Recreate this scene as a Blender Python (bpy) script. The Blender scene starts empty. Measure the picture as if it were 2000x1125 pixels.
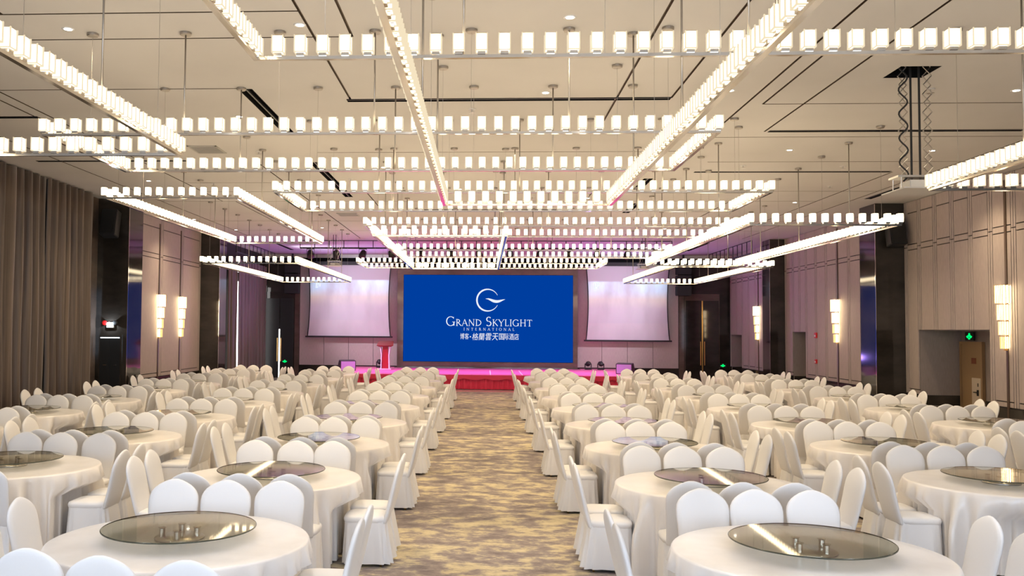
import bpy, bmesh, math, random
from mathutils import Matrix, Vector
random.seed(7)
PI = math.pi
scene = bpy.context.scene
C = scene.collection

# ------------------------------------------------------------------ camera
F, CX, CY, EYE = 1800.0, 842.0, 565.0, 2.25
YAW, PITCH, ROLL = math.atan(104/1800), math.atan(78/1800), math.radians(.45)
cam_data = bpy.data.cameras.new('camera')
cam = bpy.data.objects.new('camera', cam_data)
C.objects.link(cam)
cam_data.sensor_width = 36.0
cam_data.lens = 36.0*F/2000
cam_data.shift_x = (1000-CX)/2000
cam_data.shift_y = (CY-562.5)/2000
cam_data.clip_end = 200
cam.matrix_world = Matrix.Translation((0, 0, EYE)) @ (Matrix.Rotation(YAW, 4, 'Z') @ Matrix.Rotation(PI/2+PITCH, 4, 'X') @ Matrix.Rotation(ROLL, 4, 'Z'))
scene.camera = cam

# ------------------------------------------------------------------ world, exposure
world = bpy.data.worlds.new('world')
scene.world = world
world.use_nodes = True
world.node_tree.nodes['Background'].inputs[0].default_value = (.75, .85, 1, 1)
world.node_tree.nodes['Background'].inputs[1].default_value = 1.0
vs = scene.view_settings
vs.view_transform = 'Standard'
vs.look = 'None'
vs.gamma = 1.0
vs.use_curve_mapping = False
vs.exposure = 0.75
cy = scene.cycles
cy.max_bounces = 6
cy.diffuse_bounces = 3
cy.glossy_bounces = 3
cy.transmission_bounces = 4
cy.transparent_max_bounces = 10
cy.caustics_reflective = False
cy.caustics_refractive = False
cy.sample_clamp_indirect = 6.0
cy.use_denoising = True

LAMP_POWER = 3.7
DOWN_POWER = 175.0
SPOT_POWER = 80.0
FILL_POWER = 4.4

# ------------------------------------------------------------------ main dimensions
XL, XR = -10.1, 10.85           # side walls
YF, YB = -4.0, 41.5             # wall behind the camera, wall behind the stage
ZC = 5.6                        # ceiling
ZS = .55                        # stage top
HI, LO = 4.42, 3.90             # the two chandelier levels

# ------------------------------------------------------------------ materials
MATS = {}
def mat(name, col, rough=.5, metal=0, **k):
    if name in MATS: return MATS[name]
    m = bpy.data.materials.new(name); m.use_nodes = True
    b = m.node_tree.nodes['Principled BSDF']
    b.inputs['Base Color'].default_value = (*col, 1)
    b.inputs['Roughness'].default_value = rough
    b.inputs['Metallic'].default_value = metal
    for kk, v in k.items():
        b.inputs[kk.replace('_', ' ')].default_value = v
    MATS[name] = m
    return m
def nodes(m): return m.node_tree.nodes, m.node_tree.links, m.node_tree.nodes['Principled BSDF']
def emit(name, col, s):
    m = bpy.data.materials.new(name); m.use_nodes = True
    n = m.node_tree.nodes; n.clear()
    e = n.new('ShaderNodeEmission'); o = n.new('ShaderNodeOutputMaterial')
    e.inputs[0].default_value = (*col, 1); e.inputs[1].default_value = s
    m.node_tree.links.new(e.outputs[0], o.inputs[0])
    MATS[name] = m
    return m
def ramp(n, stops):
    r = n.new('ShaderNodeValToRGB')
    while len(r.color_ramp.elements) < len(stops): r.color_ramp.elements.new(.5)
    for e, (p, c) in zip(r.color_ramp.elements, stops):
        e.position = p; e.color = (*c, 1)
    return r
def noise(n, l, scale, vec=None, detail=3, rough=.5):
    t = n.new('ShaderNodeTexNoise'); t.inputs['Scale'].default_value = scale
    t.inputs['Detail'].default_value = detail; t.inputs['Roughness'].default_value = rough
    if vec is not None: l.new(vec, t.inputs['Vector'])
    return t
def coords(n, l, scale=(1, 1, 1), kind='Object', rot=(0, 0, 0)):
    tc = n.new('ShaderNodeTexCoord'); mp = n.new('ShaderNodeMapping')
    mp.inputs['Scale'].default_value = scale; mp.inputs['Rotation'].default_value = rot
    l.new(tc.outputs[kind], mp.inputs['Vector'])
    return mp.outputs[0]
def bump(n, l, b, src, strength=.3, dist=.01):
    bp = n.new('ShaderNodeBump'); bp.inputs['Strength'].default_value = strength
    bp.inputs['Distance'].default_value = dist
    l.new(src, bp.inputs['Height']); l.new(bp.outputs[0], b.inputs['Normal'])

def make_materials():
    # carpet
    m = mat('carpet', (.3, .25, .2), .95); n, l, b = nodes(m)
    v = coords(n, l, (1.7, 2.3, 1)); a = noise(n, l, 1.7, v, 10, .66)
    v2 = coords(n, l, (3.5, 9.0, 1)); a2 = noise(n, l, 3.0, v2, 6, .7)
    v3 = coords(n, l, (.45, .6, 1)); a4 = noise(n, l, 1.2, v3, 3, .5)
    m1 = n.new('ShaderNodeMath'); m1.operation = 'MULTIPLY_ADD'; m1.inputs[1].default_value = .30; l.new(a2.outputs['Fac'], m1.inputs[0]); l.new(a.outputs['Fac'], m1.inputs[2])
    m2 = n.new('ShaderNodeMath'); m2.operation = 'MULTIPLY_ADD'; m2.inputs[1].default_value = .30; l.new(a4.outputs['Fac'], m2.inputs[0]); l.new(m1.outputs[0], m2.inputs[2])
    r = ramp(n, [(.62, (.17, .14, .145)), (.76, (.27, .225, .22)), (.81, (.35, .295, .265)), (.855, (.52, .44, .30)), (.96, (.66, .57, .38))])
    l.new(m2.outputs[0], r.inputs[0]); l.new(r.outputs[0], b.inputs['Base Color'])
    a3 = noise(n, l, 160, None, 2); bump(n, l, b, a3.outputs['Fac'], .5, .004)
    # ceiling paint
    m = mat('ceiling_paint', (.62, .60, .59), .75); n, l, b = nodes(m)
    a = noise(n, l, .7, coords(n, l), 3)
    r = ramp(n, [(.3, (.60, .58, .57)), (.7, (.64, .62, .61))]); l.new(a.outputs['Fac'], r.inputs[0]); l.new(r.outputs[0], b.inputs['Base Color'])
    mat('joint_bronze', (.13, .09, .06), .35, .6)
    mat('slot_black', (.006, .006, .007), .9, Specular_IOR_Level=.1)
    # dark stone with thin pale veins
    for nm, c0, c1 in (('dark_stone', (.018, .015, .013), (.05, .042, .036)), ('brown_stone', (.085, .06, .05), (.17, .125, .10))):
        m = mat(nm, c0, .07); n, l, b = nodes(m)
        v = coords(n, l, (.5, .5, 1.1), rot=(.5, .3, 0)); a = noise(n, l, 1.3, v, 6, .6)
        w = n.new('ShaderNodeTexNoise'); w.noise_type = 'RIDGED_MULTIFRACTAL'; w.inputs['Scale'].default_value = 1.1
        w.inputs['Detail'].default_value = 3; l.new(v, w.inputs['Vector'])
        r = ramp(n, [(.3, c0), (.7, c1)]); l.new(a.outputs['Fac'], r.inputs[0])
        rv = ramp(n, [(.90, (0, 0, 0)), (1.0, (1, 1, 1))]); l.new(w.outputs['Fac'], rv.inputs[0])
        mx = n.new('ShaderNodeMix'); mx.data_type = 'RGBA'; l.new(rv.outputs[0], mx.inputs[0])
        l.new(r.outputs[0], mx.inputs[6]); mx.inputs[7].default_value = (.22, .18, .15, 1)
        l.new(mx.outputs[2], b.inputs['Base Color'])
    # wall fabric
    for nm, c in (('wall_fabric', (.42, .35, .325)), ('stage_fabric', (.55, .47, .45)), ('shaded_wall_fabric', (.30, .25, .235))):  # niche tone is the wall fabric with the recess shade painted in
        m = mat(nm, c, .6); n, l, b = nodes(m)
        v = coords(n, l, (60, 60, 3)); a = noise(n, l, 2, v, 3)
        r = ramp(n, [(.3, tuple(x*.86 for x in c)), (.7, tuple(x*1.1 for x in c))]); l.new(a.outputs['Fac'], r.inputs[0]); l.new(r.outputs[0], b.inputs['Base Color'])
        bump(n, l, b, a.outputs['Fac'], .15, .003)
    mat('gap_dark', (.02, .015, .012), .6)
    # curtain
    m = mat('curtain_cloth', (.17, .115, .075), .5, Sheen_Weight=.4); n, l, b = nodes(m)
    v = coords(n, l, (8, 8, .15)); a = noise(n, l, 2, v, 3)
    r = ramp(n, [(.3, (.075, .050, .040)), (.7, (.165, .115, .088))]); l.new(a.outputs['Fac'], r.inputs[0]); l.new(r.outputs[0], b.inputs['Base Color'])
    # linens
    m = mat('chair_cloth', (.84, .83, .84), .62, Sheen_Weight=.25); n, l, b = nodes(m)
    a = noise(n, l, 90, coords(n, l), 2); bump(n, l, b, a.outputs['Fac'], .12, .002)
    m = mat('table_satin', (.84, .80, .78), .28, Specular_IOR_Level=.7, Sheen_Weight=.3); n, l, b = nodes(m)
    a = noise(n, l, 5, coords(n, l, (1, 1, .25)), 4)
    r = ramp(n, [(.35, (.81, .77, .745)), (.65, (.87, .83, .81))]); l.new(a.outputs['Fac'], r.inputs[0]); l.new(r.outputs[0], b.inputs['Base Color'])
    bump(n, l, b, a.outputs['Fac'], .15, .01)
    mat('plywood', (.35, .24, .14), .6)
    mat('gold_metal', (.75, .48, .16), .3, 1)
    mat('chrome', (.78, .74, .68), .10, 1)
    mat('steel', (.62, .6, .58), .3, 1)
    mat('rod_metal', (.40, .37, .34), .42, 1)
    mat('white_metal', (.75, .75, .75), .4)
    mat('black_metal', (.012, .012, .013), .4)
    mat('black_plastic', (.015, .015, .017), .5)
    mat('grey_paint', (.42, .40, .37), .5)
    mat('projector_white', (.72, .7, .68), .4)
    mat('red_velvet', (.62, .008, .06), .45, Sheen_Weight=.5)
    mat('stage_carpet', (.72, .16, .36), .45)
    mat('lectern_red', (.28, .003, .015), .4)
    mat('lectern_wood', (.18, .025, .015), .35)
    mat('acrylic', (.9, .9, .92), .12, Alpha=.55)
    mat('alarm_red', (.55, .01, .01), .4)
    mat('oak', (.30, .19, .10), .5)
    mat('kick_panel', (.55, .46, .36), .4)
    mat('plaque', (.18, .05, .02), .4)
    mat('floor_pale', (.55, .48, .46), .15)
    mat('blue_case', (.30, .30, .48), .5)
    mat('screen_edge', (.01, .008, .01), .6)
    mat('white_paint', (.7, .68, .66), .5)
    # lamp shade: frosted block, brightest at its heart
    m = emit('lamp_frost', (1, .80, .52), LAMP_POWER); n = m.node_tree.nodes; l = m.node_tree.links
    e = [x for x in n if x.type == 'EMISSION'][0]
    tc = n.new('ShaderNodeTexCoord'); ln = n.new('ShaderNodeVectorMath'); ln.operation = 'LENGTH'
    mp = n.new('ShaderNodeMapping'); mp.inputs['Location'].default_value = (0, 0, -.124*.8); mp.inputs['Scale'].default_value = (1, 1, .8)
    l.new(tc.outputs['Object'], mp.inputs[0]); l.new(mp.outputs[0], ln.inputs[0])
    mr = n.new('ShaderNodeMapRange'); mr.inputs[1].default_value = .048; mr.inputs[2].default_value = .078
    mr.inputs[3].default_value = LAMP_POWER*1.35; mr.inputs[4].default_value = .85
    l.new(ln.outputs['Value'], mr.inputs[0]); l.new(mr.outputs[0], e.inputs[1])
    emit('lamp_edge', (1, .84, .58), .55)
    emit('sconce_glow', (1, .76, .46), 9.0)
    emit('sconce_edge', (1, .66, .25), .8)
    emit('downlight_glow', (1, .93, .82), 12)
    emit('fill_pane', (.70, .83, 1), FILL_POWER)  # glow of the added panes behind the viewer
    emit('slit_daylight', (1, .97, .95), 3.0)
    emit('led_blue', (0, .048, .345), .595)
    emit("led_white", (.86, .90, 1), .6)
    emit('exit_green', (.0, .8, .12), 1.2)
    emit('emergency_white', (.75, .88, 1), 4)
    # tinted turntable glass
    m = bpy.data.materials.new('tinted_glass'); m.use_nodes = True; MATS['tinted_glass'] = m
    n = m.node_tree.nodes; l = m.node_tree.links; n.clear()
    o = n.new('ShaderNodeOutputMaterial'); mx = n.new('ShaderNodeMixShader'); t = n.new('ShaderNodeBsdfTransparent')
    g = n.new('ShaderNodeBsdfGlossy'); g.inputs['Roughness'].default_value = .03
    g.inputs['Color'].default_value = (.95, .93, .88, 1); t.inputs[0].default_value = (.62, .61, .52, 1)
    fr = n.new('ShaderNodeLayerWeight'); fr.inputs[0].default_value = .32
    ad = n.new('ShaderNodeMath'); ad.operation = 'MULTIPLY_ADD'; ad.inputs[1].default_value = .85; ad.inputs[2].default_value = .05
    l.new(fr.outputs['Fresnel'], ad.inputs[0]); l.new(ad.outputs[0], mx.inputs[0])
    l.new(t.outputs[0], mx.inputs[1]); l.new(g.outputs[0], mx.inputs[2]); l.new(mx.outputs[0], o.inputs[0])
    m = bpy.data.materials.new('clear_underside'); m.use_nodes = True; MATS['clear_underside'] = m
    n = m.node_tree.nodes; l = m.node_tree.links; n.clear(); o = n.new('ShaderNodeOutputMaterial'); t = n.new('ShaderNodeBsdfTransparent'); l.new(t.outputs[0], o.inputs[0])
    mat('glass_rim', (.05, .055, .04), .15)
    # projected picture: pale blue sky, warm horizon band and faint grey blocks on white canvas
    m = mat('projected_canvas', (.52, .49, .53), .7); n, l, b = nodes(m)
    tc = n.new('ShaderNodeTexCoord'); sp = n.new('ShaderNodeSeparateXYZ'); l.new(tc.outputs['Generated'], sp.inputs[0])
    r = ramp(n, [(0, (.05, .035, .05)), (.22, (.07, .05, .06)), (.23, (.05, .04, .06)), (.42, (.08, .06, .075)), (.55, (.16, .13, .09)), (.66, (.15, .24, .32)), (.78, (.18, .30, .40)), (.80, (0, 0, 0)), (1, (0, 0, 0))])
    l.new(sp.outputs['Z'], r.inputs[0])
    nz = noise(n, l, 3.5, coords(n, l, (1.5, 1, .5), 'Generated'), 5)
    mr2 = ramp(n, [(.35, (.25, .25, .25)), (.6, (1, 1, 1))]); l.new(nz.outputs['Fac'], mr2.inputs[0])
    mm = n.new('ShaderNodeMix'); mm.data_type = 'RGBA'; mm.blend_type = 'MULTIPLY'; mm.inputs[0].default_value = 1
    l.new(r.outputs[0], mm.inputs[6]); l.new(mr2.outputs[0], mm.inputs[7])
    l.new(mm.outputs[2], b.inputs['Emission Color']); b.inputs['Emission Strength'].default_value = 1.3
make_materials()
M = MATS

# ------------------------------------------------------------------ mesh helpers
def box(x0, x1, y0, y1, z0, z1):
    v = [(x, y, z) for z in (z0, z1) for y in (y0, y1) for x in (x0, x1)]
    f = [(0, 2, 3, 1), (4, 5, 7, 6), (0, 1, 5, 4), (2, 6, 7, 3), (0, 4, 6, 2), (1, 3, 7, 5)]
    return v, f
def join(*parts):
    V, Fs = [], []
    for v, f in parts:
        o = len(V); V += list(v); Fs += [tuple(i+o for i in q) for q in f]
    return V, Fs
def moved(vf, dx=0, dy=0, dz=0):
    return [(x+dx, y+dy, z+dz) for x, y, z in vf[0]], vf[1]
def turned(vf, ang, axis='Z'):
    R = Matrix.Rotation(ang, 3, axis)
    return [tuple(R @ Vector(p)) for p in vf[0]], vf[1]
def tube(p, q, r, n=8, r2=None):
    p, q = Vector(p), Vector(q); r2 = r if r2 is None else r2
    d = (q-p).normalized(); a = d.orthogonal().normalized(); b = d.cross(a)
    V = [tuple(c+(a*math.cos(2*PI*i/n)+b*math.sin(2*PI*i/n))*rr) for c, rr in ((p, r), (q, r2)) for i in range(n)]
    Fs = [(i, (i+1) % n, n+(i+1) % n, n+i) for i in range(n)] + [tuple(range(n))[::-1], tuple(range(n, 2*n))]
    return V, Fs
def path_tube(pts, r, n=6):
    V, Fs = [], []
    pts = [Vector(p) for p in pts]
    for k, p in enumerate(pts):
        d = (pts[min(k+1, len(pts)-1)]-pts[max(k-1, 0)]).normalized()
        a = d.cross(Vector((0, 1, 0))).normalized(); b = d.cross(a)
        V += [tuple(p+(a*math.cos(2*PI*i/n)+b*math.sin(2*PI*i/n))*r) for i in range(n)]
    for k in range(len(pts)-1):
        Fs += [(k*n+i, k*n+(i+1) % n, (k+1)*n+(i+1) % n, (k+1)*n+i) for i in range(n)]
    return V, Fs
def lathe(prof, n=32, close=True):
    V = [(r*math.cos(2*PI*i/n), r*math.sin(2*PI*i/n), z) for r, z in prof for i in range(n)]
    Fs = [(k*n+i, k*n+(i+1) % n, (k+1)*n+(i+1) % n, (k+1)*n+i) for k in range(len(prof)-1) for i in range(n)]
    if close: Fs += [tuple(range(n))[::-1], tuple(range((len(prof)-1)*n, len(prof)*n))]
    return V, Fs
def mesh(name, vf, mats, smooth=False, idx=None, bevel=0, fix=True):
    me = bpy.data.meshes.new(name); me.from_pydata(vf[0], [], vf[1])
    for m_ in (mats if isinstance(mats, (list, tuple)) else [mats]): me.materials.append(M[m_] if isinstance(m_, str) else m_)
    if idx: me.polygons.foreach_set('material_index', idx)
    if bevel or fix:
        bm = bmesh.new(); bm.from_mesh(me)
        if fix: bmesh.ops.recalc_face_normals(bm, faces=bm.faces)
        if bevel: bmesh.ops.bevel(bm, geom=list(bm.edges), offset=bevel, segments=2, affect='EDGES', clamp_overlap=True)
        bm.to_mesh(me); bm.free()
    if smooth: me.polygons.foreach_set('use_smooth', [True]*len(me.polygons))
    me.update()
    return me
def ob(name, me, parent=None, loc=(0, 0, 0), rz=0, rot=None):
    o = bpy.data.objects.new(name, me); C.objects.link(o)
    o.location = loc; o.rotation_euler = rot or (0, 0, rz)
    if parent: o.parent = parent
    return o
def part(name, vf, m_, parent, smooth=False, bevel=0, loc=(0, 0, 0), rz=0, rot=None):
    return ob(name, mesh(name, vf, m_, smooth, bevel=bevel), parent, loc, rz, rot)
def tag(o, label, cat, group=None, kind=None):
    o['label'] = label; o['category'] = cat
    if group: o['group'] = group
    if kind: o['kind'] = kind
    return o
def thing(name, label, cat, loc=(0, 0, 0), rz=0, group=None):
    return tag(ob(name, None, None, loc, rz), label, cat, group)
def struct(name, vf, m_, label, cat, bevel=0):
    return tag(ob(name, mesh(name, vf, m_, bevel=bevel)), label, cat, kind='structure')
def light(name, kind, loc, target, power, col, size=.1, angle=60, blend=.6, parent=None):
    d = bpy.data.lights.new(name, kind); d.energy = power; d.color = col
    if kind == 'SPOT': d.spot_size = math.radians(angle); d.spot_blend = blend; d.shadow_soft_size = size
    o = bpy.data.objects.new(name, d); C.objects.link(o); o.location = loc
    o.rotation_euler = (Vector(target)-Vector(loc)).to_track_quat('-Z', 'Y').to_euler()
    if parent:
        o.parent = parent; o.matrix_parent_inverse = Matrix.Translation(parent.location).inverted()
    return o

# ------------------------------------------------------------------ floor, ceiling
struct('floor', box(XL-2, XR+2, YF-.5, YB+.5, -.2, 0), 'carpet', 'patterned taupe and straw carpet across the ballroom floor', 'floor')
struct('floor_strip', box(-6.6, 6.7, 33.25, 34.55, 0, .012), 'floor_pale', 'pale glossy strip along the foot of the stage', 'floor strip')  # pale glossy strip laid over the carpet

JW, JD = .016, .03      # half width and depth of a ceiling joint
joints_x = [(-1.97, 9.0, 13.3), (-1.53, 6, 10.38), (-2.02, 3, 9), (-6.95, 12.62, 24), (-7.2, 6, 14.9), (1.89, 3, 15.6), (2.67, 3, 13.3), (3.83, 3, 16.05),
            (4.08, 10.9, 13.7), (4.67, 3, 15.6), (8.48, 19.6, 33), (-6.6, 24, 33.8), (-4.6, 18.1, 33.8), (6.3, 22.3, 33.8), (-2.9, 22.3, 26), (2.6, 22.3, 26), (-8.6, 1, 33.8), (9.3, 1, 33.8),
            (0.3, 26, 33.8), (-5.2, 1, 9.52), (6.1, 1, 9.5)]
joints_y = [(9.51, -8.6, -1.97), (10.38, -8.6, -1.53), (12.61, -8.6, -3.4), (13.7, 4.08, 9.3), (16.05, 3.83, 9.3), (18.4, 4.4, 9.3), (20.9, -6.95, -3.5), (22.3, -6.95, 9.3), (24.0, -8.6, 8.48), (28.4, -8.6, 9.3), (31.2, -8.6, 9.3), (17.3, -3.2, 3.8), (26.0, -4.6, 6.3),
            (6.0, -8.6, 9.3), (3.0, -8.6, 9.3)]
slots = [(-3.47, -3.27, 12.64, 15.7), (-3.55, -3.35, 18.3, 23.2), (-7.9, -7.15, 14.2, 14.35), (-9.1, -6.0, 18.05, 18.2), (-2.03, 2.67, 13.24, 13.42), (1.88, 3.04, 15.55, 15.7),
         (4.73, 8.85, 15.5, 15.66), (4.4, 8.43, 19.5, 19.65), (9.5, 9.68, 21.4, 23.6), (-1.7, 2.0, 25.6, 25.75), (3.5, 3.7, 20.4, 22.0), (3.9, 4.1, 24.4, 26.4), (-8.3, -8.15, 35.4, 39), (8.4, 8.55, 35.4, 39)]
hatch = (5.22, 5.72, 11.78, 12.32)
def build_ceiling():
    xs, ys = {XL-.3, XR+.3}, {YF, YB}
    rects = []
    for x, a, b in joints_x: rects.append((x-JW, x+JW, a, b, JD, 1))
    for y, a, b in joints_y: rects.append((a, b, y-JW, y+JW, JD, 1))
    for r in slots: rects.append((*r, .18, 2))
    rects.append((*hatch, .5, 2))
    for x0, x1, y0, y1, d, k in rects: xs |= {x0, x1}; ys |= {y0, y1}
    xs, ys = sorted(xs), sorted(ys); nx, ny = len(xs)-1, len(ys)-1
    D = [[0]*ny for _ in range(nx)]; K = [[0]*ny for _ in range(nx)]
    for x0, x1, y0, y1, d, k in rects:
        for i in range(nx):
            if x0-1e-6 <= xs[i] and xs[i+1] <= x1+1e-6:
                for j in range(ny):
                    if y0-1e-6 <= ys[j] and ys[j+1] <= y1+1e-6 and d > D[i][j]: D[i][j] = d; K[i][j] = k
    V, Fs, I = [], [], []
    def quad(a, b, c, d, k):
        o = len(V); V.extend((a, b, c, d)); Fs.append((o, o+1, o+2, o+3)); I.append(k)
    for i in range(nx):
        for j in range(ny):
            z = ZC+D[i][j]
            quad((xs[i], ys[j], z), (xs[i], ys[j+1], z), (xs[i+1], ys[j+1], z), (xs[i+1], ys[j], z), K[i][j])
            if i+1 < nx and D[i+1][j] != D[i][j]:
                z2 = ZC+D[i+1][j]; quad((xs[i+1], ys[j], z), (xs[i+1], ys[j+1], z), (xs[i+1], ys[j+1], z2), (xs[i+1], ys[j], z2), max(K[i][j], K[i+1][j]))
            if j+1 < ny and D[i][j+1] != D[i][j]:
                z2 = ZC+D[i][j+1]; quad((xs[i], ys[j+1], z), (xs[i+1], ys[j+1], z), (xs[i+1], ys[j+1], z2), (xs[i], ys[j+1], z2), max(K[i][j], K[i][j+1]))
    a, b = box(XL-.3, XR+.3, YF, YB, ZC+.55, ZC+.75)
    o = len(V); V.extend(a); Fs.extend(tuple(q+o for q in f) for f in b); I.extend([0]*6)
    me = mesh('ceiling', (V, Fs), ['ceiling_paint', 'joint_bronze', 'slot_black'], idx=I, fix=False)
    return tag(ob('ceiling', me), 'cream ballroom ceiling with thin dark joints and black air slots', 'ceiling', kind='structure')
ceiling = build_ceiling()
for x0, x1, y0, y1 in slots:     # a slim blade down the middle of every air slot
    if x1-x0 > y1-y0: vf = box(x0+.01, x1-.01, (y0+y1)/2-.012, (y0+y1)/2+.012, ZC+.005, ZC+.04)
    else: vf = box((x0+x1)/2-.012, (x0+x1)/2+.012, y0+.01, y1-.01, ZC+.005, ZC+.04)
    part('air_slot_blade', vf, 'black_metal', ceiling)

# ------------------------------------------------------------------ side walls
COLS = [(6.0, 7.0), (14.6, 15.6), (23.45, 24.45), (32.2, 33.1)]
def wall(name, sx, x, label):
    # backing wall, split around niches
    out = x+sx*.3
    segs = []
    ni = NICHES[sx]
    ycur = YF
    parts = []
    for (a, b, zt, dep) in ni:
        parts.append(box(*sorted((x, out)), ycur, a, 0, ZC+.1)); parts.append(box(*sorted((x, out)), a, b, zt, ZC+.1)); ycur = b
    parts.append(box(*sorted((x, out)), ycur, YB+.3, 0, ZC+.1))
    w = struct(name, join(*parts), 'gap_dark', label, 'wall')
    return w
NICHES = {-1: [], 1: [(20.44, 23.68, 2.32, 1.0), (31.78, 33.1, 2.25, .8), (39.5, 41.2, 2.10, .7)]}
wl = wall('wall_left', -1, XL, 'left wall with stone columns, curtains and fabric panels')
wr = wall('wall_right', 1, XR, 'right wall of beige fabric panels between dark stone columns')
TH = .03
def panels(w, sx, x, y0, y1, pw, sw, rows, niches=()):
    """fabric panels standing proud of the dark backing wall, joints left open"""
    g = .012
    k = max(1, round((y1-y0)/(pw+2*sw))); unit = (y1-y0)/k
    main = [(rows[0][0], 4.43), (4.43, rows[-1][1])]
    cells = []
    for i in range(k):
        a = y0+i*unit; cells.append((a, a+unit-2*sw, rows))
        if sw: cells += [(a+unit-2*sw, a+unit-sw, main), (a+unit-sw, a+unit, main)]
    for a, b, rws in cells:
        for z0, z1 in rws:
            zz = z0
            for (na, nb, nz, d) in niches:
                if a < nb-.02 and b > na+.02: zz = max(zz, nz)
            if z1-zz < .05: continue
            xx = sorted((x, x-sx*TH))
            part('wall_panel', box(xx[0], xx[1], a+g, b-g, zz+g, z1-g), 'wall_fabric', w)
ROWS = [(.72, .84), (.84, 4.36), (4.36, 4.50), (4.50, 5.30), (5.30, 5.6)]
for y0, y1 in ((15.2, 20.44), (20.44, 23.68), (23.68, 24.4), (25.4, 31.78), (31.78, 33.1), (33.1, 33.9), (34.8, 39.5), (39.5, 41.3)):
    panels(wr, 1, XR, y0, y1, .70, .09, ROWS, NICHES[1])
panels(wr, 1, XR, 7, 14.6, 1.9, 0, ROWS)
panels(wl, -1, XL, 24.45, 32.2, 1.75, .1, ROWS)
def plinth(w, sx, x, y0, y1):
    xx = sorted((x, x-sx*.045)); part('plinth', box(xx[0], xx[1], y0, y1, 0, .71), 'dark_stone', w)
for a, b in ((15.2, 20.44), (23.68, 24.4), (25.4, 31.78), (33.1, 33.9), (34.8, 39.5), (41.2, 41.3)): plinth(wr, 1, XR, a, b)
plinth(wl, -1, XL, 24.45, 32.2)
plinth(wl, -1, XL, 33.1, 34.6)
part('wall_panel', box(XL, XL+.03, 33.1, 34.7, .72, 5.6), 'wall_fabric', wl)
part('wall_panel', box(XL, XL+.02, 22.5, 23.45, 0, 5.6), 'brown_stone', wl)
# niches
def niche(w, sx, x, a, b, zt, dep):
    xo = x+sx*dep
    xx = sorted((xo, xo+sx*.15)); yy = .12
    part('niche_back', box(xx[0], xx[1], a-yy, b+yy, 0, zt+.15), 'shaded_wall_fabric', w)
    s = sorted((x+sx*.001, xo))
    part('niche_side', box(s[0], s[1], b-.006, b+yy, 0, zt+.15), 'shaded_wall_fabric', w)
    part('niche_side', box(s[0], s[1], a-yy, a+.006, 0, zt+.15), 'shaded_wall_fabric', w)
    part('niche_head', box(s[0], s[1], a, b, zt-.006, zt+.15), 'shaded_wall_fabric', w)
    part('niche_plinth', box(s[0]+.02, s[1], b-.03, b-.0065, 0, .71), 'dark_stone', w)
for q in NICHES[1]: niche(wr, 1, XR, *q)
part('niche_plinth', box(XR+.97, XR+.999, 20.46, 22.55, 0, .66), 'dark_stone', wr)
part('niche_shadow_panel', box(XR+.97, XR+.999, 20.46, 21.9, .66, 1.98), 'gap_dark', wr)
# door in the niche
def service_door():
    d = tag(ob('door_1', mesh('door_1', box(0, .05, -.45, .45, 0, 1.98), 'oak', bevel=.006), None, (XR+.94, 23.1, 0)), 'brown wooden service door in the right-hand niche under the green exit sign', 'door', kind='structure')
    part('door_frame', join(box(-.02, .055, -.52, -.45, 0, 2.05), box(-.02, .055, .45, .52, 0, 2.05), box(-.02, .055, -.45, .45, 1.98, 2.05)), 'oak', d)
    part('kick_panel', box(-.008, 0, -.42, -.02, .42, 1.18), 'kick_panel', d)
    part('door_plaque', box(-.01, 0, -.22, -.02, 1.52, 1.66), 'plaque', d)
    h = part('door_handle', join(box(-.03, 0, -.33, -.28, .76, .9), box(-.055, -.03, -.33, -.16, .83, .85)), 'black_metal', d)
    part('keyhole', box(-.012, -.007, -.32, -.28, .98, 1.06), 'black_metal', d)
service_door()

def stone_column(name, sx, x, d, y0, y1, label):
    xx = sorted((x+sx*.05, x-sx*d))
    o = struct(name, box(xx[0], xx[1], y0, y1, 0, ZC), 'dark_stone', label, 'column')
    e = part('steel_edge', box(*sorted((x-sx*d, x-sx*(d+.012))), y0, y0+.025, .02, ZC-.02), 'chrome', o)
    z = .0
    return o
stone_column('column_left_near', -1, XL, .84, 23.45, 24.45, 'tall dark polished stone column beside the brown curtain, cabinet doors on it')
stone_column('column_left_far', -1, XL, .70, 32.2, 33.1, 'tall dark stone column on the left wall nearer the stage')
stone_column('column_right_near', 1, XR, .75, 24.4, 25.4, 'tall dark polished stone column left of the exit niche')
stone_column('column_right_far', 1, XR, .55, 33.9, 34.8, 'tall dark stone column on the right wall nearer the stage')
for sx, x in ((-1, XL), (1, XR)):
    stone_column('column_left_rear' if sx < 0 else 'column_right_rear', sx, x, .8, 14.2, 15.2, 'dark stone column on the %s wall just outside the picture' % ('left' if sx < 0 else 'right'))

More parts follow.
